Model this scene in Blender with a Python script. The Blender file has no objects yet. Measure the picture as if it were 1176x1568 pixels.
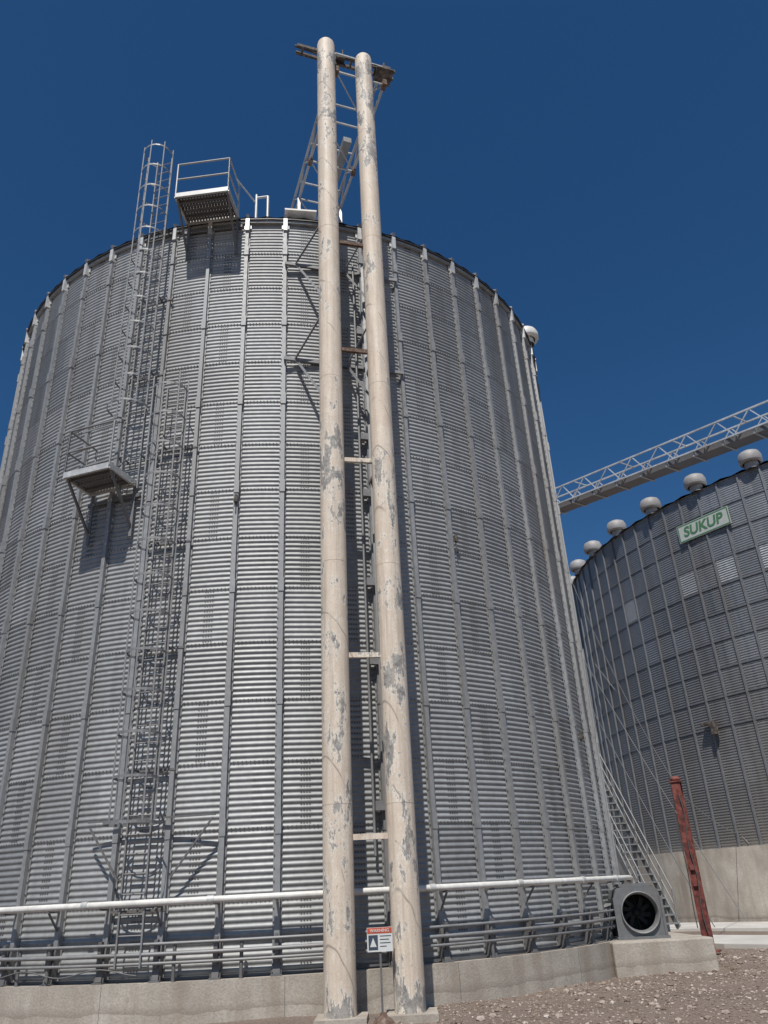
import bpy, math, random
import numpy as np
from mathutils import Vector, Matrix
random.seed(7); rng=np.random.default_rng(7)
rad=math.radians
scene=bpy.context.scene
CAMZ=1.65
SUN_AZ, SUN_EL = 188.0, 58.0
V=Vector

# ------------------------------------------------------------------ helpers
def link(ob,parent=None):
    scene.collection.objects.link(ob)
    if parent: ob.parent=parent
    return ob
def empty(name,loc=(0,0,0)):
    e=bpy.data.objects.new(name,None); e.empty_display_size=.3
    scene.collection.objects.link(e); return e
class MB:
    def __init__(s): s.v=[]; s.f=[]; s.sm=[]
    def add(s,vs,fs,smooth=False):
        o=len(s.v); s.v+= [tuple(x) for x in vs]
        for f in fs: s.f.append(tuple(i+o for i in f)); s.sm.append(smooth)
    def boxf(s,o,X,Y,Z,a,b):
        """box in a local frame, a/b = min/max corner"""
        vs=[]
        for i in range(8):
            x=b[0] if i&1 else a[0]; y=b[1] if i&2 else a[1]; z=b[2] if i&4 else a[2]
            vs.append(o+X*x+Y*y+Z*z)
        s.add(vs,[(0,2,3,1),(4,5,7,6),(0,1,5,4),(2,6,7,3),(0,4,6,2),(1,3,7,5)])
    def beam(s,p,q,w,h=None,up=V((0,0,1))):
        h=h or w; p=V(p);q=V(q); d=(q-p); L=d.length; d.normalize()
        if abs(d.dot(up))>.97: up=V((0,1,0)) if abs(d.y)<.9 else V((1,0,0))
        X=d.cross(up).normalized(); Z=X.cross(d).normalized()
        s.boxf(p,X,d,Z,(-w/2,0,-h/2),(w/2,L,h/2))
    def angle(s,p,q,w,t=.008,up=V((0,0,1))):
        """L angle section"""
        p=V(p);q=V(q); d=(q-p); L=d.length; d.normalize()
        if abs(d.dot(up))>.97: up=V((0,1,0))
        X=d.cross(up).normalized(); Z=X.cross(d).normalized()
        s.boxf(p,X,d,Z,(-w/2,0,-w/2),(w/2,L,-w/2+t))
        s.boxf(p,X,d,Z,(-w/2,0,-w/2+t),(-w/2+t,L,w/2))
    def path(s,pts,r,seg=10,caps=True,rs=None):
        pts=[V(p) for p in pts]; n=len(pts); rings=[]
        X=None
        for i,p in enumerate(pts):
            d=(pts[min(i+1,n-1)]-pts[max(i-1,0)]).normalized()
            if X is None:
                u=V((0,0,1)) if abs(d.z)<.9 else V((1,0,0)); X=d.cross(u).normalized()
            else: X=(X-d*X.dot(d)).normalized()
            Y=d.cross(X); rr=rs[i] if rs else r
            rings.append([p+X*(rr*math.cos(2*math.pi*k/seg))+Y*(rr*math.sin(2*math.pi*k/seg)) for k in range(seg)])
        vs=[v for R_ in rings for v in R_]; fs=[]
        for i in range(n-1):
            for k in range(seg):
                k2=(k+1)%seg; fs.append((i*seg+k,i*seg+k2,(i+1)*seg+k2,(i+1)*seg+k))
        s.add(vs,fs,True)
        if caps:
            s.add(rings[0],[tuple(range(seg))[::-1]]); s.add(rings[-1],[tuple(range(seg))])
    def tube(s,p,q,r,seg=10): s.path([p,q],r,seg)
    def lathe(s,o,prof,seg=24,X=V((1,0,0)),Y=V((0,1,0)),Z=V((0,0,1)),smooth=True):
        vs=[];fs=[]
        for (r,z) in prof:
            for k in range(seg):
                a=2*math.pi*k/seg; vs.append(o+X*(r*math.cos(a))+Y*(r*math.sin(a))+Z*z)
        for i in range(len(prof)-1):
            for k in range(seg):
                k2=(k+1)%seg; fs.append((i*seg+k,i*seg+k2,(i+1)*seg+k2,(i+1)*seg+k))
        s.add(vs,fs,smooth)
    def obj(s,name,mat,parent=None):
        me=bpy.data.meshes.new(name); me.from_pydata(s.v,[],s.f)
        me.polygons.foreach_set('use_smooth',s.sm); me.update()
        me.materials.append(mat)
        ob=bpy.data.objects.new(name,me); return link(ob,parent)
def P(az,dist,z):
    a=rad(az); return V((dist*math.sin(a),dist*math.cos(a),z))

# ------------------------------------------------------------------ materials
class NT:
    def __init__(s,name):
        s.m=bpy.data.materials.new(name); s.m.use_nodes=True
        s.t=s.m.node_tree; s.b=s.t.nodes['Principled BSDF']
        s.co=s.t.nodes.new('ShaderNodeTexCoord').outputs['Object']
    def n(s,k,**kw):
        nd=s.t.nodes.new(k)
        for a,b in kw.items(): setattr(nd,a,b)
        return nd
    def l(s,a,b): s.t.links.new(a,b)
    def mapping(s,sc,rot=(0,0,0)):
        m=s.n('ShaderNodeMapping'); s.l(s.co,m.inputs[0]); m.inputs['Scale'].default_value=sc; m.inputs['Rotation'].default_value=rot; return m.outputs[0]
    def noise(s,scale,detail=4,vec=None,rough=.6):
        n=s.n('ShaderNodeTexNoise'); n.inputs['Scale'].default_value=scale; n.inputs['Detail'].default_value=detail; n.inputs['Roughness'].default_value=rough
        s.l(vec if vec else s.co,n.inputs['Vector']); return n.outputs['Fac']
    def ramp(s,fac,stops,interp='LINEAR'):
        r=s.n('ShaderNodeValToRGB'); r.color_ramp.interpolation=interp
        e=r.color_ramp.elements
        while len(e)<len(stops): e.new(.5)
        for i,(p,c) in enumerate(stops):
            e[i].position=p; e[i].color=(*c,1) if isinstance(c,tuple) else (c,c,c,1)
        s.l(fac,r.inputs[0]); return r.outputs[0]
    def mix(s,f,a,b,mode='MIX'):
        m=s.n('ShaderNodeMix',data_type='RGBA',blend_type=mode)
        for i,x in ((0,f),(6,a),(7,b)):
            if isinstance(x,(int,float)): m.inputs[i].default_value=x
            elif isinstance(x,tuple): m.inputs[i].default_value=(*x,1)
            else: s.l(x,m.inputs[i])
        return m.outputs[2]
    def math(s,op,a,b):
        m=s.n('ShaderNodeMath',operation=op)
        for i,x in ((0,a),(1,b)):
            if isinstance(x,(int,float)): m.inputs[i].default_value=x
            else: s.l(x,m.inputs[i])
        return m.outputs[0]
    def bump(s,h,strength=.3,dist=.02):
        b=s.n('ShaderNodeBump'); b.inputs['Strength'].default_value=strength; b.inputs['Distance'].default_value=dist
        s.l(h,b.inputs['Height']); s.l(b.outputs[0],s.b.inputs['Normal'])
    def fin(s,col,rough=.6,metal=0.):
        if isinstance(col,tuple): s.b.inputs['Base Color'].default_value=(*col,1)
        else: s.l(col,s.b.inputs['Base Color'])
        if isinstance(rough,(int,float)): s.b.inputs['Roughness'].default_value=rough
        else: s.l(rough,s.b.inputs['Roughness'])
        s.b.inputs['Metallic'].default_value=metal
        return s.m
def galv(name,base,rough=.5,metal=.6,panel=False,dirt=.25,dirtcol=(.20,.17,.14),bounce=0):
    t=NT(name)
    sp=t.noise(9,5); big=t.noise(.5,4,t.mapping((1.6,1.6,.35)))
    c=t.mix(t.ramp(sp,[(.3,.0),(.7,1.)]),tuple(x*.86 for x in base),tuple(min(1,x*1.12) for x in base))
    c=t.mix(t.math('MULTIPLY',t.ramp(big,[(.42,.0),(.75,1.)]),dirt*2),c,dirtcol)
    if panel:
        a=t.n('ShaderNodeAttribute',attribute_name='panel')
        c=t.mix(1.,c,t.ramp(a.outputs['Fac'],[(0,.84),(1,1.10)]),'MULTIPLY')
        stv=t.noise(1.0,5,t.mapping((3.5,3.5,.12)))
        c=t.mix(t.ramp(stv,[(.52,0.),(.72,.35)]),c,tuple(x*.55 for x in base))
        if bounce:   # warm ground reflection painted into the colour, fading out up the wall
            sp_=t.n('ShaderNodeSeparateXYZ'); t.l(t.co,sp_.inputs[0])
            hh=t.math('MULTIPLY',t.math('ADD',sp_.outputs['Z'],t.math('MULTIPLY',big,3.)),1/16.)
            c=t.mix(t.ramp(hh,[(.12,bounce),(.75,.0)]),c,(.30,.26,.215))
        rr=t.math('ADD',t.math('MULTIPLY',a.outputs['Fac'],.10),rough-.05)
    else: rr=t.ramp(sp,[(.3,rough-.08),(.7,rough+.1)])
    return t.fin(c,rr,metal)
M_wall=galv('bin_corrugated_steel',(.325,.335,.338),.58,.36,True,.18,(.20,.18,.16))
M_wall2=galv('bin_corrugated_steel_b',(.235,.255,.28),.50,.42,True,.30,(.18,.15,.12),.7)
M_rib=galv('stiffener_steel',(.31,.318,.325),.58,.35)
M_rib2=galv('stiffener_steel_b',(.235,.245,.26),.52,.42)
M_galv=galv('galvanised_steel',(.42,.43,.43),.52,.4)
M_cage=galv('ladder_steel',(.27,.275,.28),.58,.4)
M_dkgalv=galv('weathered_steel',(.17,.17,.175),.62,.4)
M_bright=galv('bright_steel',(.60,.61,.60),.5,.3)
M_bolt=galv('bolt_steel',(.10,.10,.10),.6,.3)
M_whitep=galv('white_pipe_paint',(.72,.71,.67),.45,0.,False,.15)
M_roof=galv('roof_steel',(.36,.37,.39),.5,.5)

t=NT('rusty_steel'); n=t.noise(14,6)
M_rust=t.fin(t.ramp(n,[(.35,(.075,.045,.033)),(.5,(.13,.08,.055)),(.65,(.23,.18,.145))]),.85)
t=NT('dark_head_steel'); n=t.noise(9,6)
M_head=t.fin(t.ramp(n,[(.38,(.05,.042,.038)),(.5,(.085,.07,.06)),(.62,(.17,.14,.12))]),.8)
t=NT('red_oxide_paint'); n=t.noise(7,7)
M_red=t.fin(t.ramp(n,[(.38,(.07,.025,.02)),(.5,(.17,.038,.028)),(.64,(.23,.075,.06))]),.65)
t=NT('black_opening'); M_black=t.fin(t.ramp(t.noise(4),[(0,.008),(1,.02)]),.7)

def cream(name,peel):
    t=NT(name)
    base=t.mix(t.ramp(t.noise(2.5,5),[(.3,.0),(.7,1.)]),(.63,.525,.415),(.73,.635,.52))
    chalk=t.noise(2.6,9,t.mapping((1.1,1.1,.42)),.76)
    zone=t.noise(.30,2,t.mapping((.5,.5,1.)))
    sel=t.math('ADD',chalk,t.math('MULTIPLY',zone,.6))
    sp=t.n('ShaderNodeSeparateXYZ'); t.l(t.co,sp.inputs[0])
    low=t.ramp(t.math('MULTIPLY',sp.outputs['Z'],1/22.5),[(0,.085),(.10,.035),(.20,-.0),(.28,.035),(.42,.055),(.5,-.0),(.75,.0),(.85,.065),(1,.065)])
    sel=t.math('ADD',sel,low)
    th=.895-peel
    mask=t.ramp(sel,[(th,0.),(th+.012,1.)]); edge=t.ramp(sel,[(th-.045,0.),(th-.006,1.)])
    under=t.mix(t.ramp(t.noise(11,6),[(.35,0.),(.65,1.)]),(.16,.16,.16),(.41,.40,.37))
    c=t.mix(edge,base,(.80,.74,.64)); c=t.mix(mask,c,under)
    fl=t.noise(19,6,t.mapping((1,1,.55)),.75)
    c=t.mix(t.ramp(fl,[(.62,0.),(.65,.85)]),c,(.32,.275,.235))
    w=t.n('ShaderNodeTexWave',wave_type='BANDS',bands_direction='DIAGONAL'); w.inputs['Scale'].default_value=.62; w.inputs['Distortion'].default_value=3.4; w.inputs['Detail'].default_value=3.
    t.l(t.mapping((1.2,1.2,.75)),w.inputs['Vector'])
    brk=t.ramp(t.noise(1.7,3),[(.45,0.),(.55,1.)])
    ln=t.math('MULTIPLY',t.ramp(w.outputs['Fac'],[(.0,.9),(.006,.0)]),brk)
    c=t.mix(ln,c,(.30,.26,.22))
    st=t.noise(3,5,t.mapping((5,5,.22)))
    c=t.mix(t.ramp(st,[(.45,0.),(.72,.65)]),c,(.42,.345,.275))
    gr=t.noise(45,3); c=t.mix(t.ramp(gr,[(.35,.3),(.5,0.)]),c,(.38,.32,.26))
    t.bump(t.math('SUBTRACT',fl,mask),.4,.01)
    return t.fin(c,.62)
M_cream=cream('peeling_cream_paint',.0); M_cream2=cream('peeling_cream_paint_b',.02)

def conc(name,k):
    t=NT(name); n=t.noise(1.1,6); f=t.noise(30,5); st=t.noise(1.6,5,t.mapping((2,2,.3)))
    c=t.ramp(n,[(.3,(.33*k,.295*k,.25*k)),(.55,(.46*k,.42*k,.36*k)),(.75,(.55*k,.51*k,.45*k))])
    c=t.mix(t.ramp(f,[(.35,.45),(.6,.0)]),c,(.24*k,.21*k,.175*k)); c=t.mix(t.ramp(st,[(.46,0.),(.66,.6)]),c,(.27*k,.22*k,.175*k))
    sp=t.n('ShaderNodeSeparateXYZ'); t.l(t.co,sp.inputs[0])
    z=t.math('ADD',sp.outputs['Z'],t.math('MULTIPLY',n,-.25))
    c=t.mix(t.ramp(z,[(-.12,.0),(.0,.6),(.12,.0)]),c,(.22,.18,.15))
    t.bump(f,.6,.012); return t.fin(c,.9)
M_conc=conc('concrete',1.); M_conc3=conc('concrete_b',1.25)
t=NT('pale_concrete'); n=t.noise(.8,6); c=t.ramp(n,[(.3,(.42,.40,.37)),(.7,(.60,.58,.54))]); t.bump(t.noise(25),.3,.01); M_conc2=t.fin(c,.85)
t=NT('gravel_ground'); n=t.noise(.35,6); f=t.noise(16,6,None,.75); vor=t.n('ShaderNodeTexVoronoi'); vor.inputs['Scale'].default_value=30; t.l(t.co,vor.inputs['Vector'])
c=t.ramp(n,[(.35,(.20,.148,.115)),(.55,(.285,.22,.178)),(.7,(.37,.30,.25))])
c=t.mix(t.ramp(f,[(.4,.0),(.65,.7)]),c,(.40,.33,.275)); c=t.mix(t.math('MULTIPLY',t.ramp(vor.outputs['Distance'],[(0,0.),(.7,1.)]),.5),c,(.10,.073,.056))
t.bump(t.math('ADD',f,vor.outputs['Distance']),.9,.035); M_ground=t.fin(c,.95)
t=NT('gravel_stone'); oi=t.n('ShaderNodeAttribute',attribute_name='panel')
M_stone=t.fin(t.ramp(oi.outputs['Fac'],[(0,(.14,.10,.078)),(.5,(.27,.21,.168)),(.88,(.40,.33,.28)),(1,(.52,.47,.43))]),.9)
def flat(name,c,r=.5):
    t=NT(name); n=t.noise(8,4); return t.fin(t.mix(t.ramp(n,[(.3,0.),(.7,1.)]),tuple(x*.85 for x in c),c),r)
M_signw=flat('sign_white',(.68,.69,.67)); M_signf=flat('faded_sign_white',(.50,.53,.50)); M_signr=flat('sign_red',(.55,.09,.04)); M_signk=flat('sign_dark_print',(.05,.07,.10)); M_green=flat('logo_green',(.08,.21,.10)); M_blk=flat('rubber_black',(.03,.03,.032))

# ------------------------------------------------------------------ bin builder
RING=1.094; PITCH=RING/11
class Bin:
    def __init__(s,az,D,R,z0,rings,nrib,th0):
        s.D=D;s.R=R;s.z0=z0;s.rings=rings;s.H=rings*RING;s.zt=z0+s.H;s.nrib=nrib;s.th0=th0
        a=rad(az); s.C=V((D*math.sin(a),D*math.cos(a),0)); s.n0=V((-math.sin(a),-math.cos(a),0)); s.t0=V((math.cos(a),-math.sin(a),0))
    def fr(s,th):
        a=rad(th); n=s.n0*math.cos(a)+s.t0*math.sin(a); t=s.t0*math.cos(a)-s.n0*math.sin(a); return n,t
    def pt(s,th,r,z): return s.C+s.fr(th)[0]*r+V((0,0,z))
    def ribth(s): return [s.th0+i*360./s.nrib for i in range(s.nrib)]
    def wall(s,name,mat,parent,amp,sub,cols_per):
        R=s.R; nc=s.nrib*cols_per; rows=s.rings*11*sub+1
        z=np.linspace(0,s.H,rows); th=np.radians(s.th0+np.arange(nc)*360./nc)
        rr=R+amp*np.cos(2*np.pi*z/PITCH)
        n0=np.array(s.n0);t0=np.array(s.t0);C=np.array(s.C)
        d=np.cos(th)[:,None]*n0+np.sin(th)[:,None]*t0
        dent=.004*np.sin(th*37+np.sin(z/2.3)[:,None]*2)*np.sin(z/1.1)[:,None]   # slight oil-canning
        v=C+d[None]*(rr[:,None]+dent)[:,:,None]; v[:,:,2]=(s.z0+z)[:,None]
        idx=np.arange(rows*nc).reshape(rows,nc)
        a=idx[:-1];b=np.roll(idx,-1,1)[:-1];c=np.roll(idx,-1,1)[1:];e=idx[1:]
        f=np.stack([a,b,c,e],-1).reshape(-1,4)
        me=bpy.data.meshes.new(name); me.vertices.add(rows*nc); me.vertices.foreach_set('co',v.reshape(-1))
        nf=len(f); me.loops.add(nf*4); me.loops.foreach_set('vertex_index',f.reshape(-1).astype(np.int32))
        me.polygons.add(nf); me.polygons.foreach_set('loop_start',np.arange(0,nf*4,4,dtype=np.int32))
        me.polygons.foreach_set('use_smooth',np.ones(nf,bool)); me.update(calc_edges=True)
        ri=np.minimum(((z[:-1]+1e-4)/RING).astype(int),s.rings-1); colsheet=3*cols_per
        ci=np.arange(nc); val=rng.random((s.rings,s.nrib//3+1))
        off=np.where(ri%2==0,0,1)*(colsheet//2)
        sh=((ci[None]+off[:,None]+cols_per//2)//colsheet)%(s.nrib//3)
        pv=val[ri[:,None],sh]
        at=me.attributes.new('panel','FLOAT','FACE'); at.data.foreach_set('value',pv.reshape(-1).astype(np.float32))
        me.materials.append(mat); return link(bpy.data.objects.new(name,me),parent)
    def strip(s,mb,th,prof,z0,z1,r0):
        """vertical extruded profile (x tangential, y outward)"""
        n,t=s.fr(th); o=s.C+n*r0; k=len(prof); vs=[];fs=[]
        for z in (z0,z1):
            for x,y in prof: vs.append(o+t*x+n*y+V((0,0,z)))
        for i in range(k-1): fs.append((i,i+1,k+i+1,k+i))
        fs.append(tuple(range(k))[::-1]); fs.append(tuple(range(k,2*k)))
        mb.add(vs,fs)
    def arc(s,a,b,r,z,step=2.): 
        n=max(2,int(abs(b-a)/step)); return [s.pt(a+(b-a)*i/n,r,z) for i in range(n+1)]
    def ringbox(s,mb,r0,r1,z0,z1,seg=108,smooth=False):
        mb.lathe(s.C,[(r0,z0),(r1,z0),(r1,z1),(r0,z1),(r0,z0)],seg,s.n0,s.t0,smooth=smooth)

HAT=[(-.075,0),(-.075,.012),(-.048,.014),(-.044,.095),(.044,.095),(.048,.014),(.075,.012),(.075,0)]
# =============================================================== main grain bin
B=Bin(-7.88,22.77,8.45,.54,15,57,-.9)
g=empty('grain_bin')
B.wall('corrugated_wall',M_wall,g,.0118,6,4)
mb=MB(); br=MB(); foot=MB(); bolts=MB(); rb=MB()
for i,th in enumerate(B.ribth()):
    z=B.z0+.02; k=0
    jit=random.uniform(-.004,.004)
    while z<B.zt-.05:
        z2=min(z+2*RING,B.zt-.02); sc=1.0-.02*k
        B.strip(mb,th,[(x*sc+jit,y*sc) for x,y in HAT],z,z2-.012,B.R+.008)
        if z2<B.zt-.1: B.strip(mb,th,[(-.052,0),(-.052,.104),(.052,.104),(.052,0)],z2-.14,z2+.14,B.R+.01)
        z=z2;k+=1
    a=((th+180)%360)-180
    if abs(a)<80:
        n,t=B.fr(th); o=B.C+n*(B.R+.02)
        z=B.z0+.15
        while z<B.zt-.4:
            for x in (-.062,.062): rb.boxf(o,t,n,V((0,0,1)),(x-.010,.0,z-.010),(x+.010,.014,z+.010))
            z+=PITCH*2
    B.strip(br,th,[(-.05,0),(-.05,.12),(.05,.12),(.05,0)],B.zt-.42,B.zt-.03,B.R+.012)
    B.strip(br,th,[(-.09,0),(-.09,.03),(.09,.03),(.09,0)],B.zt-.30,B.zt-.16,B.R+.013)
    n,t=B.fr(th); o=B.C+n*(B.R+.01)
    vs=[]
    for x in (-.055,.055):
        for y,zz in ((0,B.z0),(.20,B.z0),(.20,B.z0+.03),(.11,B.z0+.55),(0,B.z0+.55)): vs.append(o+t*x+n*y+V((0,0,zz)))
    foot.add(vs,[(0,1,2,3,4),(9,8,7,6,5),(1,6,7,2),(2,7,8,3),(3,8,9,4)])
    foot.boxf(o,t,n,V((0,0,1)),(-.09,.0,B.z0+.001),(.09,.24,B.z0+.022))
    for x in (-.075,.075): foot.tube(o+t*x+n*.17+V((0,0,B.z0)),o+t*x+n*.17+V((0,0,B.z0+.10)),.012,6)
mb.obj('wall_stiffeners',M_rib,g); br.obj('eave_brackets',M_bright,g); foot.obj('stiffener_feet',M_dkgalv,g); rb.obj('stiffener_bolts',M_bolt,g)
def bolt(mb,B,th,z,s=.013,out=.022):
    n,t=B.fr(th); o=B.C+n*B.R+V((0,0,z)); mb.boxf(o,t,n,V((0,0,1)),(-s,0,-s),(s,out,s))
dth=360./57
for r in range(15):
    for sidx in range(19):
        th=B.th0+dth*(3*sidx+ (1.5 if r%2 else 0.5))
        a=((th+180)%360)-180
        if abs(a)>100: continue
        for k in range(11):
            for dx in (-.075,-.025,.025,.075):
                bolt(bolts,B,th+math.degrees(dx/B.R),B.z0+r*RING+(k+.5)*PITCH,.012,.006)
    if r:
        for j in range(-95*2,95*2):
            th=j*.5+.2
            bolt(bolts,B,th,B.z0+r*RING,.009,.022)
bolts.obj('sheet_bolts',M_bolt,g)
mb=MB(); B.ringbox(mb,B.R-.05,B.R+.06,B.z0+.004,B.z0+.05); mb.obj('base_angle',M_dkgalv,g)
# roof
mb=MB(); ns=114; zr=B.zt; Re=B.R+.13; slope=math.tan(rad(28))
vs=[];fs=[]
levels=[(Re,zr-.02),(B.R,zr+.05),(4.5,zr+.05+(B.R-4.5)*slope),(.7,zr+.05+(B.R-.7)*slope)]
for (r,z) in levels:
    for k in range(ns*2):
        th=B.th0+k*180./ns; up=.05 if k%2==0 else 0
        vs.append(B.pt(th,r,z+up*(1 if r>1 else 0)))
n2=ns*2
for i in range(len(levels)-1):
    for k in range(n2): fs.append((i*n2+k,i*n2+(k+1)%n2,(i+1)*n2+(k+1)%n2,(i+1)*n2+k))
mb.add(vs,fs); ztop=levels[-1][1]
mb.lathe(B.C,[(.75,ztop-.05),(.75,ztop+.35),(.4,ztop+.5),(0.01,ztop+.5)],24)
for k in range(57):
    th=B.th0+k*360./57
    mb.beam(B.pt(th,Re+.01,zr+.045),B.pt(th,B.R-.6,zr+.12+.6*slope),.07,.09)
mb.obj('roof',M_roof,g)
mb=MB(); B.ringbox(mb,B.R+.012,B.R+.085,zr-.13,zr-.06); mb.obj('eave_ring',M_galv,g)
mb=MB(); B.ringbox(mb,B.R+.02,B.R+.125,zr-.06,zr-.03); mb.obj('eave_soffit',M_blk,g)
mb=MB(); B.ringbox(mb,B.R-.6,B.R+.30,-.3,B.z0,228,False); mb.obj('foundation',M_conc,g)
mb=MB()
for th in [x*19-95 for x in range(11)]:
    mb.boxf(B.C,B.fr(th)[1],B.fr(th)[0],V((0,0,1)),(-.004,B.R+.28,0),(.004,B.R+.301,B.z0-.01))
mb.obj('foundation_joints',M_dkgalv,g)
mb=MB()
def clamp(th,z):
    n,t=B.fr(th); o=B.pt(th,B.R+.09,z)
    mb.boxf(o,t,n,V((0,0,1)),(-.04,0,-.06),(.04,.07,.02)); mb.tube(o+n*.04+V((0,0,.02)),o+n*.04+V((0,0,.10)),.035,8)
    mb.tube(o+V((0,0,-.06))+n*.02,o+V((0,0,-.30))+n*.02,.012,6)
for th,z in ((-7.2,9.0),(25,8.45),(51,4.6)): clamp(th,z)
mb.obj('wall_sensors',M_head,g)
def hood(mb,o,n,t,w=.55,h=.5):
    Z=V((0,0,1))
    mb.lathe(o,[(w*.33,0),(w*.33,h*.55)],16)
    mb.lathe(o+Z*h*.30,[(w*.40,-.03),(w*.53,-.02),(w*.56,.03),(w*.56,h*.26),(w*.48,h*.42),(w*.3,h*.50),(.01,h*.52)],20)
mb=MB()
for th in (62.5,110,-125,160): n,t=B.fr(th); hood(mb,B.pt(th,B.R-.02,zr+.02),n,t,.72,.72)
mb.obj('roof_vents',M_whitep,g)

air=empty('perimeter_pipe'); mb=MB(); zr_=1.66
mb.path(B.arc(-80,63.5,B.R+.34,zr_,1.5),.052,12)
mb.path([B.pt(63.,B.R+.34,zr_),B.pt(64.3,B.R+.36,zr_-.01),B.pt(64.7,B.R+.36,zr_-.14),B.pt(64.7,B.R+.36,zr_-.55)],.05,10)
mb.obj('pipe_run',M_whitep,air)
mb=MB()
for th in (-46.5,-34,-21.7,-7.8,4.7,16.3,28.5,41,52): 
    mb.path(B.arc(th-.35,th+.35,B.R+.34,zr_,.4),.066,12)
mb.obj('couplings',M_bright,air)
mb=MB()
for i,th in enumerate(B.ribth()):
    a=((th+180)%360)-180
    if abs(a)<72:
        p=B.pt(th,B.R+.05,zr_-.07); q=B.pt(th,B.R+.36,zr_-.065)
        mb.beam(p,q,.04,.03)
        if i%2: mb.beam(B.pt(th,B.R+.07,zr_-.38),q,.025,.025)
mb.obj('brackets',M_dkgalv,air)
con=empty('conduit_run'); mb=MB()
for z,r,rr in ((1.07,.27,.024),(.93,.30,.030),(.80,.27,.024)):
    mb.path(B.arc(-80,62,B.R+r,z,1.5),rr,8)
mb.obj('conduits',M_cage,con)
mb=MB()
for th in B.ribth():
    a=((th+180)%360)-180
    if abs(a)<66: mb.boxf(B.C,B.fr(th)[1],B.fr(th)[0],V((0,0,1)),(-.03,B.R+.18,.74),(.03,B.R+.25,1.13))
for th in (-30,-26,-11.5,-4.5,12.3,24): mb.tube(B.pt(th,B.R+.24,.54),B.pt(th,B.R+.24,1.1),.03,8)
pts=[B.pt(-40+i*.8,B.R+.33,.70+.05*math.sin(i*.55)) for i in range(32)]
mb.path(pts,.010,6)
mb.obj('conduit_clamps',M_dkgalv,con)

# ---------------------------------------------------------------- ladders & platforms
def ladder(name,th,z0,z1,cz0,cz1,cage_r=.36,brace=2.2):
    L=empty(name); n,t=B.fr(th); o=B.C+n*(B.R+.30); Z=V((0,0,1))
    mb=MB()
    for x in (-.21,.21): mb.beam(o+t*x+Z*z0,o+t*x+Z*z1,.028,.055,n)
    z=z0+.15
    while z<z1: mb.tube(o-t*.21+Z*z,o+t*.21+Z*z,.013,6); z+=.3
    mb.obj('rails_and_rungs',M_cage,L)
    mb=MB(); z=cz0
    def hp(R_):
        pts=[(-.21,0),(-R_,.22)]
        for k in range(1,10):
            a=math.pi*k/10; pts.append((-R_*math.cos(a),.32+R_*.95*math.sin(a)))
        pts+=[(R_,.22),(.21,0)]
        return pts
    while z<=cz1+.01:
        R_=cage_r*(1.25 if z<cz0+.4 else 1)
        pts=[o+t*x+n*y+Z*z for x,y in hp(R_)]
        for a,b in zip(pts[:-1],pts[1:]): mb.beam(a,b,.008,.045)
        z+=.72
    pts=hp(cage_r)
    for k in (1,3,6,9,11):
        x,y=pts[k]; mb.beam(o+t*x+n*y+Z*cz0,o+t*x+n*y+Z*cz1,.030,.008,n)
    mb.obj('cage',M_cage,L)
    mb=MB(); z=z0+.8
    while z<min(z1,B.zt):
        for x in (-.21,.21): mb.beam(o+t*x+Z*z,o+t*x-n*.26+Z*z,.03,.03)
        mb.beam(o-t*.48-n*.22+Z*z,o+t*.48-n*.22+Z*z,.04,.04)
        z+=brace
    mb.obj('standoffs',M_dkgalv,L)
    return L,o,n,t
TH1=-16.3; TH2=-22.3
L1,o1,n1,t1=ladder('caged_ladder',TH1,.75,11.8,2.85,11.8)
L2,o2,n2_,t2=ladder('caged_ladder',TH2,9.4,19.3,11.2,19.3)
Z=V((0,0,1))
mb=MB(); zz=2.95
mb.beam(o1-t1*1.0-n1*.1+Z*zz,o1+t1*1.3-n1*.1+Z*zz,.03)
mb.beam(o1-t1*.95-n1*.1+Z*(zz-.1),o1-t1*.35-n1*.1+Z*(zz-.95),.028); mb.beam(o1+t1*1.25-n1*.1+Z*(zz-.05),o1+t1*.55-n1*.1+Z*(zz-.95),.028)
mb.obj('outrigger',M_dkgalv,L1)
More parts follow.
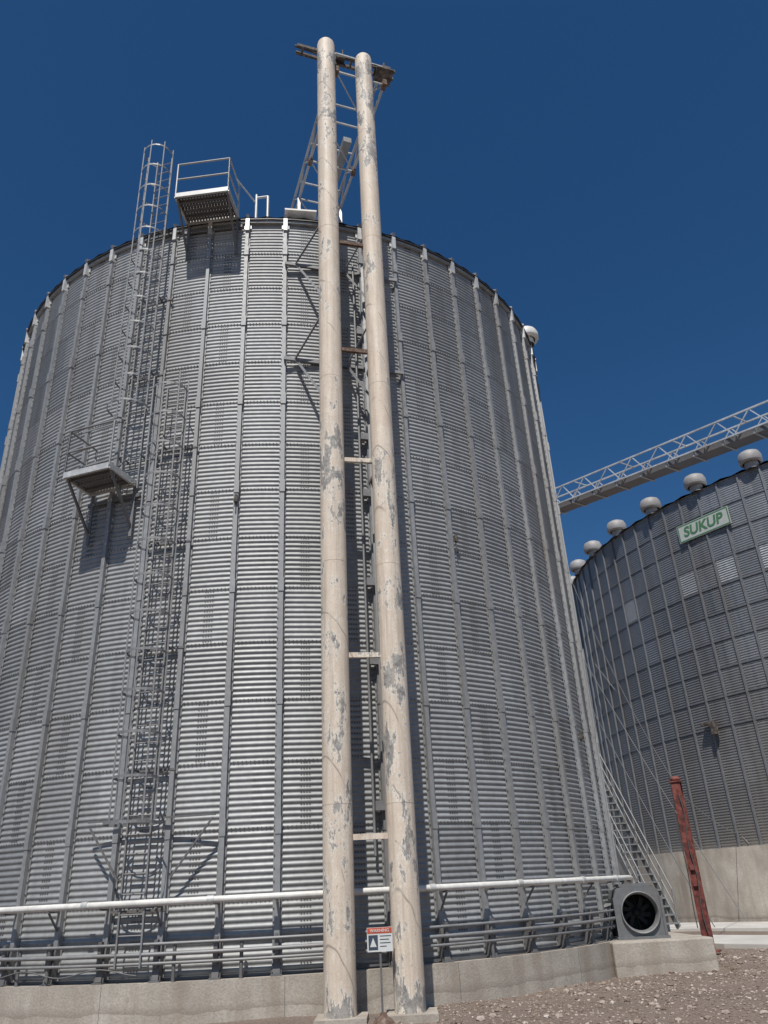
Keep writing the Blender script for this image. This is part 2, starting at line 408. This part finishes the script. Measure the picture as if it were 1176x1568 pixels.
def platform(name,th,z,w,d,rail_sides,r0=.15):
    Pf=empty(name); n,t=B.fr(th); o=B.C+n*(B.R+r0)+Z*z
    mb=MB()
    for a,b in (((-w/2,0),(w/2,0)),((-w/2,d),(w/2,d)),((-w/2,0),(-w/2,d)),((w/2,0),(w/2,d))):
        mb.beam(o+t*a[0]+n*a[1],o+t*b[0]+n*b[1],.05,.13)
    mb.obj('frame',M_bright,Pf)
    mb=MB(); k=int(w/.075)
    for i in range(k): x=-w/2+.05+i*(w-.1)/(k-1); mb.boxf(o,t,n,Z,(x-.030,.03,.02),(x+.030,d-.03,.045))
    for i in range(9): y=.08+i*(d-.16)/8; mb.boxf(o,t,n,Z,(-w/2+.03,y-.03,.0),(w/2-.03,y+.03,.018))
    for i in range(3): y=.2+i*(d-.4)/2; mb.boxf(o,t,n,Z,(-w/2+.03,y-.02,-.05),(w/2-.03,y+.02,-.002))
    mb.obj('grating',M_dkgalv,Pf)
    mb=MB()
    c={'l0':(-w/2,0),'l1':(-w/2,d),'r1':(w/2,d),'r0':(w/2,0)}
    for a,b in rail_sides:
        pa,pb=c[a],c[b]
        for h in (.55,1.07): mb.tube(o+t*pa[0]+n*pa[1]+Z*h,o+t*pb[0]+n*pb[1]+Z*h,.022,8)
        for q in (pa,pb): mb.tube(o+t*q[0]+n*q[1],o+t*q[0]+n*q[1]+Z*1.07,.024,8)
    mb.obj('guardrail',M_galv if z>12 else M_cage,Pf)
    mb=MB()
    for x in (-w/2+.03,w/2-.03):
        mb.beam(o+t*x+n*(d-.1)-Z*.06,o+t*x-n*(r0-.08)-Z*(d+.15),.045,.045)
        mb.beam(o+t*x-n*(r0-.09)+Z*.1,o+t*x-n*(r0-.09)-Z*(d+.35),.06,.04)
    mb.beam(o-t*(w/2+.1)-n*(r0-.06)-Z*.25,o+t*(w/2+.1)-n*(r0-.06)-Z*.25,.05,.08)
    mb.obj('braces',M_dkgalv,Pf)
    return Pf,o,n,t
P1,po,pn,pt_=platform('ladder_platform',-25.7,9.62,1.1,.85,[('l0','l1'),('l1','r1')])
P2,qo,qn,qt=platform('ladder_platform',-13.1,16.95,1.3,.85,[('l1','r1'),('r1','r0')])
mb=MB()
for dx,h in ((1.05,.9),(1.35,.80)): mb.tube(qo+qt*dx-qn*.2-Z*.1,qo+qt*dx-qn*.2+Z*h,.035,8)
mb.tube(qo+qt*.65+qn*.3+Z*1.0,qo+qt*1.05-qn*.2+Z*.6,.02,8); mb.tube(qo+qt*1.05-qn*.2+Z*.8,qo+qt*1.35-qn*.2+Z*.8,.03,8)
mb.obj('roof_edge_rail',M_bright,P2)
mb=MB(); n,t=B.fr(-22.3)
for k in range(3):
    a_=o2-t2*.3+n2_*(.1)+Z*(10.2+k*.45); mb.beam(a_,a_-t2*.9+n2_*.05-Z*.12,.03,.03)
mb.obj('side_bars',M_cage,P1)

# ---------------------------------------------------------------- the two tall pipes
def bigpipe(name,b,tp,r,mat):
    E=empty(name); mb=MB(); b=V(b);tp=V(tp); d=(tp-b).normalized(); n=24
    pts=[b+(tp-b)*i/n for i in range(n+1)]
    pts+=[tp+d*r*math.sin(rad(a)) for a in (20,40,60,75,88)]
    rs=[r]*(n+1)+[r*math.cos(rad(a)) for a in (20,40,60,75,88)]
    mb.path(pts,r,40,True,rs)
    mb.obj('pipe_body',mat,E)
    mb=MB()
    for f in (.128,.315,.50,.69,.86):
        c=b+(tp-b)*f; mb.path([c-d*.008,c+d*.008],r+.003,40)
    mb.obj('weld_collars',mat,E)
    mb=MB(); mb.boxf(V((b.x,b.y,0)),V((1,0,0)),V((0,1,0)),Z,(-.36,-.36,-.1),(.40,.36,.035)); mb.obj('base_slab',M_conc,E)
    return E
TOPZ=22.75
pL0,pL1=P(-4.4,13.4,.03),P(-3.95,13.55,TOPZ+.1)
pR0,pR1=P(0.0,13.45,.03),P(.35,13.9,TOPZ-.05)
PL=bigpipe('steel_pipe',pL0,pL1,.245,M_cream); PR=bigpipe('steel_pipe',pR0,pR1,.235,M_cream2)
def onL(z): f=(z-pL0.z)/(pL1.z-pL0.z); return pL0+(pL1-pL0)*f
def onR(z): f=(z-pR0.z)/(pR1.z-pR0.z); return pR0+(pR1-pR0)*f
S=empty('pipe_support_frame'); mb=MB(); mc=MB(); mg=MB()
for z in (2.45,5.45,9.5,12.3,15.5):
    a,b=onL(z),onR(z); u=(b-a).normalized()
    (mb if z>12 else mc).beam(a+u*.2,b-u*.2,.07,.09)
    for q in (a,b):
        dd=(B.C-q); dd.z=0; dist=dd.length-B.R; dd.normalize()
        if z>9: mg.beam(q+dd*.2,q+dd*(dist-.02),.06,.07)
for z in (12.55,15.4):
    a=B.pt(-.9,B.R+.15,z); b=B.pt(18.,B.R+.15,z); mg.beam(a,b,.06,.08)
    q=onL(z+1.4); mg.angle(a+V((.25,0,0)),q+V((-.0,.25,0)),.06); q2=onL(z-1.6)
    mg.angle(B.pt(.9,B.R+.13,z),q2+V((0,.3,0)),.05)
    mg.angle(B.pt(8.5,B.R+.13,z),onR(z-1.6)+V((0,.25,0)),.05)
    mg.angle(B.pt(8.5,B.R+.13,z-.1),onR(z+1.0)+V((-.1,.25,0)),.05)
xx=B.pt(11.75,B.R+.17,0)
mg.beam(xx+Z*.9,xx+Z*15.6,.06,.08,V((0,1,0)))
mg.tube(B.pt(10.2,B.R+.14,2.2),B.pt(10.2,B.R+.14,15.6),.025,8)
for z in (3,5.6,7.2,9.2,10.6,13.5): mg.boxf(B.C,B.fr(11.3)[1],B.fr(11.3)[0],Z,(-.14,B.R+.10,z-.08),(.14,B.R+.2,z+.08))
mb.obj('spacer_beams',M_rust,S); mc.obj('painted_spacers',M_cream2,S); mg.obj('wall_braces',M_cage,S)
H=empty('head_beam'); mb=MB()
a=P(-7.4,13.75,TOPZ+.30);b=P(3.8,14.5,TOPZ+.12)
u=(b-a).normalized(); w_=u.cross(Z).normalized()
for s_ in (.12,-.10): mb.beam(a-w_*s_,b-w_*s_,.06,.10)
for f in (0.06,.3,.55,.8,.97): c=a+(b-a)*f; mb.beam(c-w_*.1,c+w_*.12,.05,.08)
mb.beam(a+u*.9,a+Z*.10+u*-.05,.05,.05)
c=a+(b-a)*.90; mb.boxf(c,u,w_,Z,(-.28,-.30,-.14),(.22,.22,-.10)); mb.boxf(c,u,w_,Z,(-.1,-.1,-.1),(.16,.1,.18)); mb.tube(c+Z*.18,c+Z*.42,.03,6); c=a+(b-a)*.47; mb.tube(c,c+Z*.5,.025,6)
mb.boxf(a+(b-a)*.47,u,w_,Z,(-.2,-.1,.05),(.05,.1,.16))
mb.obj('beams',M_head,H)

# ---------------------------------------------------------------- truss builder
def truss(name,a,b,w,h,bay,mat,side=.06,rust=False,xb=True):
    E=empty(name); a=V(a);b=V(b); d=b-a; L=d.length; d.normalize(); X=d.cross(Z).normalized(); U=X.cross(d).normalized()
    mb=MB(); nb=max(2,int(L/bay)); 
    for x in (-w/2,w/2):
        for y in (0,h): mb.beam(a+X*x+U*y,b+X*x+U*y,side,side)
        for i in range(nb):
            p=a+d*(L*i/nb)+X*x; q=a+d*(L*(i+.5)/nb)+X*x; r=a+d*(L*(i+1)/nb)+X*x
            mb.beam(p,q+U*h,side*.6,side*.6); mb.beam(q+U*h,r,side*.6,side*.6)
    for i in range(nb+1):
        p=a+d*(L*i/nb)
        mb.beam(p-X*w/2,p+X*w/2,side*.7)
        if xb or i%2==0: mb.beam(p-X*w/2+U*h,p+X*w/2+U*h,side*.7)
        if i<nb and xb: 
            q=a+d*(L*(i+1)/nb); mb.beam(p-X*w/2,q+X*w/2,side*.5)
    mb.obj('chords_and_lacing',mat,E)
    if rust:
        r=MB()
        for i in range(0,nb+1,2):
            p=a+d*(L*i/nb)
            for x in (-w/2,w/2): r.boxf(p+X*x,X,d,U,(-.06,-.11,-.10),(.06,.11,.10))
        r.obj('gusset_plates',M_rust,E)
    return E,a,b,d,X,U,L
mid=(pL1+pR1)/2
end=V((B.C.x,B.C.y,TOPZ-.65)); st=V((mid.x+.40,mid.y+.3,TOPZ-.60))
T,a,b,d,X,U,L=truss('roof_truss_bridge',st,end,1.40,.8,1.5,M_galv,side=.065,rust=True)
mb=MB()
for f in (.5,.95):
    p=a+(b-a)*f
    for x in (-.7,.7):
        q=p+X*x; rr=(V((q.x,q.y,0))-V((B.C.x,B.C.y,0))).length; zz=B.zt+.05+(B.R-rr)*slope
        mb.beam(q,V((q.x,q.y,zz)),.09,.09)
mb.obj('support_legs',M_galv,T)
mb=MB(); mb.boxf(a,X,d,U,(.15,2.2,.20),(.40,L,.40)); mb.obj('conveyor_trough',M_cage,T)
mb=MB(); n,t=B.fr(1.3); o=B.pt(1.3,B.R-.1,B.zt+.25); mb.boxf(o,t,n,Z,(-.35,-.5,0),(.45,.25,.05)); mb.boxf(o,t,n,Z,(-.3,-.4,-.3),(-.25,-.3,0)); mb.boxf(o,t,n,Z,(.3,-.4,-.3),(.35,-.3,0)); mb.obj('eave_deck',M_whitep,T)

# =============================================================== second bin
B2=Bin(33.7,48.0,16.1,2.50,13,108,0.6)
g2=empty('grain_bin')
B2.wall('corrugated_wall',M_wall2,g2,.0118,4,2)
mb=MB();rg=MB()
for th in B2.ribth():
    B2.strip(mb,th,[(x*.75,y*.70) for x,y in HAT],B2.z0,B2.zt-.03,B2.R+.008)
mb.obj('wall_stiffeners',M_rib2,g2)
for r in range(4,13):
    w_=.028
    B2.ringbox(rg,B2.R+.01,B2.R+.038,B2.z0+r*RING-w_,B2.z0+r*RING+w_,216)
rg.obj('wind_rings',M_rib2,g2)
mb=MB(); B2.ringbox(mb,B2.R-.8,B2.R+.35,-.3,B2.z0,216); mb.obj('foundation',M_conc3,g2)
mb=MB(); z2=B2.zt; sl=.44; vs=[];fs=[];n2=216
lv=[(B2.R+.16,z2-.03),(B2.R-.2,z2+.12),(1.0,z2+.12+(B2.R-1.2)*sl)]
for r,z in lv:
    for k in range(n2): vs.append(B2.pt(k*360./n2,r,z+(.07 if k%2 else 0)))
for i in range(2):
    for k in range(n2): fs.append((i*n2+k,i*n2+(k+1)%n2,(i+1)*n2+(k+1)%n2,(i+1)*n2+k))
mb.add(vs,fs); mb.lathe(B2.C,[(1.1,lv[2][1]-.1),(1.1,lv[2][1]+.5),(.01,lv[2][1]+.9)],24); mb.obj('roof',M_roof,g2)
mb=MB()
for k in range(40):
    th=-10.3-k*9.0; n,t=B2.fr(th); hood(mb,B2.pt(th,B2.R-.02,z2-.05),n,t,.84,1.05)
mb.obj('roof_vents',galv('vent_steel',(.34,.33,.325),.6,.1),g2)
mb=MB(); dt=360./108
def patch(mb,th_i,ring,proud=.013,amp=.0118):
    t0=B2.th0+dt*th_i+.25; t1=B2.th0+dt*(th_i+1)-.25; z0=B2.z0+ring*RING+.05; rows=60; vs=[];fs=[]
    for i in range(rows+1):
        z=z0+(RING-.1)*i/rows; r=B2.R+proud+amp*math.cos(2*math.pi*(z-B2.z0)/PITCH)
        for k in range(3): vs.append(B2.pt(t0+(t1-t0)*k/2,r,z))
    for i in range(rows):
        for k in range(2): fs.append((i*3+k,i*3+k+1,(i+1)*3+k+1,(i+1)*3+k))
    mb.add(vs,fs,True)
for i,r in ((-8,9),(-6,9),(-4,9),(-2,9),(-12,9),(-3,11),(-1,11)): patch(mb,i,r)
mb.obj('bright_sheets',galv('replacement_sheet',(.44,.46,.48),.5,.3),g2)
SG=empty('logo_sign'); thl=-19.5; n,t=B2.fr(thl); zc=B2.z0+11.5*RING; o=B2.pt(thl,B2.R+.11,zc)
mb=MB(); mb.boxf(o,t,n,Z,(-1.24,-.04,-.40),(1.24,0,.40)); mb.obj('panel',M_signf,SG)
def text(body,name,o,t,n,size,mat,parent,off=.006,align='CENTER',bold=.01,shear=0):
    cu=bpy.data.curves.new(name,'FONT'); cu.body=body; cu.size=size; cu.align_x=align; cu.align_y='CENTER'; cu.extrude=.002; cu.offset=bold*size; cu.shear=shear
    ob=bpy.data.objects.new(name,cu); cu.materials.append(mat); link(ob,parent)
    m=Matrix((t,Z,t.cross(Z))).transposed().to_4x4(); m.translation=o+n*off; ob.matrix_world=m; return ob
mb=MB()
mb.boxf(o,t,n,Z,(-1.22,.0,-.38),(1.22,.006,-.33)); mb.boxf(o,t,n,Z,(-1.22,.0,.33),(1.22,.006,.38)); mb.boxf(o,t,n,Z,(-1.22,.0,-.329),(-1.17,.006,.329)); mb.boxf(o,t,n,Z,(1.17,.0,-.329),(1.22,.006,.329))
mb.obj('green_border',M_green,SG)
text('SUKUP','lettering',o-t*.03,t,n,.62,M_green,SG,.008,bold=.03,shear=.15)
mb=MB(); thc=-26; c=B2.pt(thc,B2.R+.2,7.0); n,t=B2.fr(thc)
mb.boxf(c,t,n,Z,(-.35,-.15,.0),(.2,.1,.10)); mb.boxf(c+t*.2,t,n,Z,(-.09,-.1,-.4),(.09,.12,.1)); mb.obj('level_sensor',M_head,g2)

# conveyor bridge between bins
ca=P(12.6,56.8,27.9); cb=P(33.5,44.6,24.9)
T2,a,b,d,X,U,L=truss('conveyor_bridge',ca,cb,1.5,1.3,2.1,galv('bridge_steel',(.62,.63,.63),.5,.3),side=.10,xb=False)
mb=MB(); mb.boxf(a,X,d,U,(-.55,0,-.30),(.55,L,.12)); mb.obj('belt_housing',M_dkgalv,T2)
mb=MB()
for i in range(0,int(L/2.1)): mb.boxf(a+d*(i*2.1),X,d,U,(-.72,0,-.36),(.72,.12,-.02))
mb.obj('belt_supports',M_galv,T2)
mb=MB()
for f in (.0,.97):
    p=a+(b-a)*f
    for x in (-.7,.7): mb.beam(p+X*x,V((p.x+X.x*x*2.5,p.y+X.y*x*2.5,0 if f<.5 else 22)),.14)
mb.obj('bridge_legs',M_galv,T2)

# ---------------------------------------------------------------- stair tower behind the bin
SC=empty('steel_staircase'); mb=MB(); a=P(16.5,26.5,.3); b=P(12.6,29.5,6.0)
d=(b-a); L=d.length; dn=d.normalized(); hd=V((d.x,d.y,0)).normalized(); sd=hd.cross(Z).normalized()
for x in (-.4,.4):
    mb.beam(a+sd*x,b+sd*x,.05,.2)
    for h in (.55,1.0): mb.tube(a+sd*x+Z*h,b+sd*x+Z*h,.022,6)
    for i in range(9): p=a+d*i/8+sd*x; mb.tube(p,p+Z*1.0,.022,6)
ns_=26
for i in range(ns_): p=a+d*(i+.5)/ns_; mb.boxf(p,hd,sd,Z,(-.13,-.4,-.02),(.13,.4,.02))
for f in (.15,.45): 
    p=a+d*f
    for x in (-.4,.4): mb.beam(p+sd*x,V((p.x+sd.x*x,p.y+sd.y*x,0)),.08)
mb.obj('flight',M_cage,SC)

# ---------------------------------------------------------------- cables
CB=empty('guy_cables'); mb=MB()
pp=P(18.8,22.2,3.7)
def cable(a,b,sag=.0,r=.012):
    a=V(a);b=V(b); mb.path([a+(b-a)*i/12-Z*(sag*4*(i/12)*(1-i/12)) for i in range(13)],r,5)
cable(pp,B.pt(71,B.R+.1,9.5),.5); cable(P(21.2,33,.1),P(13.8,34,10.8),.3,.016); cable(P(22.3,34,2.6),B2.pt(-52,B2.R+.3,11.5),.3,.016)
cable(P(18.8,22.2,3.6),P(22,36,3.0),.2,.012); cable(P(19.3,30,.1),P(13.6,30,8.2),.2,.016)
mb.obj('cables',M_cage,CB)

# ---------------------------------------------------------------- red post (I-beam)
RP=empty('red_steel_post'); mb=MB(); o=P(18.75,22.2,0); X=V((math.cos(rad(28)),-math.sin(rad(28)),0)); Y=X.cross(Z)*-1
mb.boxf(o,X,Y,Z,(-.11,-.12,0),(.11,-.102,3.8)); mb.boxf(o,X,Y,Z,(-.11,.102,0),(.11,.12,3.8)); mb.boxf(o,X,Y,Z,(-.008,-.102,0),(.008,.102,3.8))
mb.boxf(o,X,Y,Z,(-.15,-.15,3.8),(.15,.15,3.83)); mb.boxf(o,X,Y,Z,(-.22,-.22,0),(.22,.22,.03))
mb.lathe(o+Z*3.83,[(.0,0),(.12,0),(.13,.07),(.08,.11),(.0,.12)],14)
for z in (.9,1.9,2.9): mb.boxf(o,X,Y,Z,(-.105,-.101,z),(-.009,.101,z+.012))
for z in (1.4,1.75): mb.boxf(o,X,Y,Z,(-.05,-.18,z),(.05,-.121,z+.12))
mb.obj('i_beam',M_red,RP)
mb=MB(); mb.path([o+Y*-.15+X*.05+Z*3.5]+[o+Y*-.17+X*(.05+.03*math.sin(i*1.3))+Z*(3.4-i*.3) for i in range(11)],.012,5)
mb.path([o-X*.16+Z*3.3]+[o-X*(.17+.02*math.sin(i))+Z*(3.2-i*.3) for i in range(10)],.014,5); mb.obj('loose_chain',M_bolt,RP)

# ---------------------------------------------------------------- aeration fan and slab
SL=empty('concrete_pad'); mb=MB()
X=P(19.2,18.45,0)-P(13.2,17.75,0); X.normalize(); Y=Z.cross(X)
mb.boxf(P(13.2,17.75,0),X,Y,Z,(-.05,0,-.3),(1.98,2.6,.535)); ob=mb.obj('slab',M_conc,SL)
bv=ob.modifiers.new('b','BEVEL'); bv.width=.03; bv.segments=2
FN=empty('aeration_fan'); mb=MB(); fo=P(14.95,18.45,.535)
fx=(X*math.cos(rad(-8))+Y*math.sin(rad(-8))).normalized(); fy=Z.cross(fx)
fc=fo+fx*.03+Z*.48
out=[(-.46,.0),(.50,.0),(.48,.80),(.44,.90),(.34,.96),(-.26,.96),(-.40,.90),(-.46,.74)]
k=len(out)
vs=[fo+fx*x+Z*z+fy*y for y in (0,.70) for x,z in out]
mb.add(vs,[tuple(range(k,2*k))[::-1]]+[(i,i+k,(i+1)%k+k,(i+1)%k) for i in range(k)])
N_=48; inner=[];outer=[]
def hit(a):
    dx,dz=math.cos(a),math.sin(a); best=9
    for i in range(k):
        x1,z1=out[i][0]-.03,out[i][1]-.48; x2,z2_=out[(i+1)%k][0]-.03,out[(i+1)%k][1]-.48
        ex,ez=x2-x1,z2_-z1; den=dx*ez-dz*ex
        if abs(den)<1e-9: continue
        tt=(x1*ez-z1*ex)/den; uu=(x1*dz-z1*dx)/den
        if tt>0 and -1e-6<=uu<=1+1e-6: best=min(best,tt)
    return best
for i in range(N_):
    a_=2*math.pi*i/N_; h_=hit(a_); inner.append(fc+fx*.36*math.cos(a_)+Z*.36*math.sin(a_)); outer.append(fc+fx*h_*math.cos(a_)+Z*h_*math.sin(a_))
mb.add(inner+outer,[(i,(i+1)%N_,(i+1)%N_+N_,i+N_) for i in range(N_)])
for x,z in ((-.48,0),(.46,0)): mb.boxf(fo,fx,fy,Z,(x,-.03,0),(x+.05,-.002,.76))
mb.boxf(fo,fx,fy,Z,(-.50,-.06,-.001),(.54,.76,.05)); mb.boxf(fo,fx,fy,Z,(-.3,.1,.961),(.3,.5,1.01))
mb.obj('housing',galv('fan_steel',(.17,.175,.18),.6,.3),FN)
mb=MB()
mb.lathe(fc,[(.385,.002),(.385,.06),(.375,.07),(.362,.06),(.345,-.03),(.33,-.12)],40,fx,Z,-fy); mb.obj('inlet_ring',M_cage,FN)
mb=MB(); mb.lathe(fc+fy*.6,[(.40,.0),(.0,.0)],40,fx,Z,-fy); mb.lathe(fc,[(.33,-.12),(.40,-.6)],40,fx,Z,-fy); mb.lathe(fc+fy*.35,[(.08,-.2),(.08,.03),(.0,.06)],16,fx,Z,-fy)
for i in range(10):
    a_=2*math.pi*i/10; mb.beam(fc+fy*.4+fx*.07*math.cos(a_)+Z*.07*math.sin(a_),fc+fy*.4+fx*.3*math.cos(a_+.4)+Z*.3*math.sin(a_+.4),.012,.08)
mb.obj('impeller_and_throat',M_black,FN)
mb=MB(); mb.path([fo-fx*.40+fy*.4+Z*.42,fo-fx*.65+fy*.7+Z*.42,fo-fx*1.1+fy*1.3+Z*.4],.24,20); mb.obj('duct',M_cage,FN)

# ---------------------------------------------------------------- sign
SI=empty('warning_sign'); so=P(-1.75,13.15,0); sx=V((1,.03,0)).normalized(); sy=Z.cross(sx)
mb=MB(); mb.beam(so+sy*.03,so+sy*.03+Z*1.1,.03,.03,V((0,1,0))); mb.boxf(so,sx,sy,Z,(-.12,.0,.0),(.12,.12,.02)); mb.obj('post',M_dkgalv,SI)
so=so+Z*1.0
mb=MB(); mb.boxf(so,sx,sy,Z,(-.19,0,-.155),(.19,.006,.165)); mb.obj('board',M_signw,SI)
mb=MB(); mb.boxf(so,sx,sy,Z,(-.185,-.003,.085),(.185,-.0005,.16)); mb.obj('header',M_signr,SI)
mb=MB()
mb.boxf(so,sx,sy,Z,(-.17,-.003,-.13),(-.03,-.0005,.065))
for i,(w0,w1) in enumerate(((.0,.17),(.0,.14),(.0,.16),(.0,.1))): mb.boxf(so,sx,sy,Z,(w0,-.003,.045-i*.045),(w1,-.0005,.055-i*.045))
mb.obj('print',M_signk,SI)
mb=MB(); mb.add([so+sx*x+Z*z-sy*.005 for x,z in ((-.15,-.09),(-.05,-.09),(-.1,.03))],[(0,1,2)]); mb.obj('pictogram',M_signw,SI)
text('WARNING','header_text',so+Z*.122-sy*.004,sx,-sy,.06,M_signw,SI,.002)
HY=empty('valve_stub'); mb=MB(); mb.lathe(P(-1.7,12.9,-.02),[(.15,0),(.13,.04),(.06,.09),(.04,.13),(.0,.14)],16); mb.obj('body',M_rust,HY)

# ---------------------------------------------------------------- ground
def axis():
    a=[0.]; s=.35
    while a[-1]<2500:
        a.append(a[-1]+s)
        if a[-1]>26: s*=1.25
    return np.array([-x for x in a[:0:-1]]+a)
ax=axis(); gx,gy=np.meshgrid(ax,ax+14); 
h=.025*np.sin(gx*.9+1)*np.cos(gy*.7)+.018*np.sin(gx*2.1+gy*1.3)
h*=np.exp(-((gx**2+(gy-14)**2)/30**2)); 
gz=h-.03
n=len(ax); me=bpy.data.meshes.new('ground'); idx=np.arange(n*n).reshape(n,n)
f=np.stack([idx[:-1,:-1],idx[:-1,1:],idx[1:,1:],idx[1:,:-1]],-1).reshape(-1,4)
me.from_pydata(np.stack([gx,gy,gz],-1).reshape(-1,3).tolist(),[],f.tolist()); me.polygons.foreach_set('use_smooth',[True]*len(f)); me.materials.append(M_ground)
link(bpy.data.objects.new('ground',me))
mb=MB()
def apron(mb,pts,z0,z1):
    k=len(pts); vs=[V((p.x,p.y,z)) for z in (z0,z1) for p in pts]
    mb.add(vs,[tuple(range(k,2*k))]+[(i,(i+1)%k,(i+1)%k+k,i+k) for i in range(k)])
apron(mb,[P(16,25.5,0),P(19.6,23.6,0),P(23,22.9,0),P(34,22,0),P(36,25.6,0),P(24,26,0),P(16,28,0)],-.05,.06)
apron(mb,[P(16,31,0),P(24,29.5,0),P(36,28.5,0),P(36,31,0),P(24,33,0),P(16,35,0)],-.05,.055)
PV=mb.obj('pavement',M_conc2)
ico=[V(v) for v in ((0,0,1),(.9,0,.4),(.28,.85,.45),(-.72,.53,.4),(-.72,-.53,.45),(.28,-.85,.4),(.72,.53,-.45),(-.28,.85,-.4),(-.9,0,-.45),(-.28,-.85,-.4),(.72,-.53,-.45),(0,0,-1))]
icf=[(0,1,2),(0,2,3),(0,3,4),(0,4,5),(0,5,1),(1,6,2),(2,7,3),(3,8,4),(4,9,5),(5,10,1),(6,7,2),(7,8,3),(8,9,4),(9,10,5),(10,6,1),(11,7,6),(11,8,7),(11,9,8),(11,10,9),(11,6,10)]
vs=[];fs=[];pv=[]; cnt=0
while cnt<10000:
    az=random.uniform(-2,31); dist=9.5+random.random()**.8*13.5
    p=P(az,dist,0); 
    if (p-B.C).length<B.R+.32: continue
    s=random.choice((.006,.008,.012,.016,.02,.026)) if random.random()<.975 else random.uniform(.03,.065)
    o=len(vs); c_=random.random(); q=Matrix.Rotation(random.uniform(0,6.3),3,V((random.random(),random.random(),random.random()+.1)).normalized())
    sc=V((random.uniform(.7,1.3),random.uniform(.7,1.2),random.uniform(.5,.8)))
    hz=.025*math.sin(p.x*.9+1)*math.cos(p.y*.7)-.03+.018*math.sin(p.x*2.1+p.y*1.3)
    for v in ico:
        w=q@v; vs.append((p.x+w.x*s*sc.x,p.y+w.y*s*sc.y,hz+s*.25+w.z*s*sc.z))
    fs+=[tuple(i+o for i in f_) for f_ in icf]; pv+=[c_]*20; cnt+=1
me=bpy.data.meshes.new('gravel'); me.from_pydata(vs,[],fs); at=me.attributes.new('panel','FLOAT','FACE'); at.data.foreach_set('value',pv); me.materials.append(M_stone)
link(bpy.data.objects.new('gravel',me))

# ------------------------------------------------------------------ camera
FPX=1178
p_=rad(26.2); s=.053; c=math.sqrt(1-s*s)
F=V((0,math.cos(p_),math.sin(p_))); R0=V((1,0,0)); U0=V((0,-math.sin(p_),math.cos(p_)))
Xc=R0*c-U0*s; Yc=R0*s+U0*c
m=Matrix((Xc,Yc,-F)).transposed().to_4x4(); m.translation=V((0,0,CAMZ))
cd=bpy.data.cameras.new('camera'); cam=bpy.data.objects.new('camera',cd); scene.collection.objects.link(cam); cam.matrix_world=m
cd.sensor_fit='HORIZONTAL'; cd.sensor_width=36; cd.lens=36*FPX/1176; cd.clip_end=6000; cd.clip_start=.1
scene.camera=cam
# ------------------------------------------------------------------ light
w=bpy.data.worlds.new('World'); scene.world=w; w.use_nodes=True; nt=w.node_tree
sky=nt.nodes.new('ShaderNodeTexSky'); sky.sky_type='NISHITA'; sky.sun_disc=False; sky.sun_elevation=rad(SUN_EL); sky.sun_rotation=rad(SUN_AZ)
sky.altitude=900; sky.air_density=1.0; sky.dust_density=.7; sky.ozone_density=4
hs=nt.nodes.new('ShaderNodeHueSaturation'); hs.inputs['Saturation'].default_value=1.25
nt.links.new(sky.outputs[0],hs.inputs['Color']); nt.links.new(hs.outputs[0],nt.nodes['Background'].inputs[0]); nt.nodes['Background'].inputs[1].default_value=.075
sd=bpy.data.lights.new('sun','SUN'); sd.energy=4.5; sd.angle=rad(.5); sd.color=(1,.955,.89)
so=bpy.data.objects.new('sun',sd); scene.collection.objects.link(so)
dirv=V((math.sin(rad(SUN_AZ))*math.cos(rad(SUN_EL)),math.cos(rad(SUN_AZ))*math.cos(rad(SUN_EL)),math.sin(rad(SUN_EL))))
so.rotation_euler=dirv.to_track_quat('Z','Y').to_euler(); so.location=(0,0,30)
scene.view_settings.view_transform='Standard'; scene.view_settings.look='None'; scene.view_settings.exposure=0
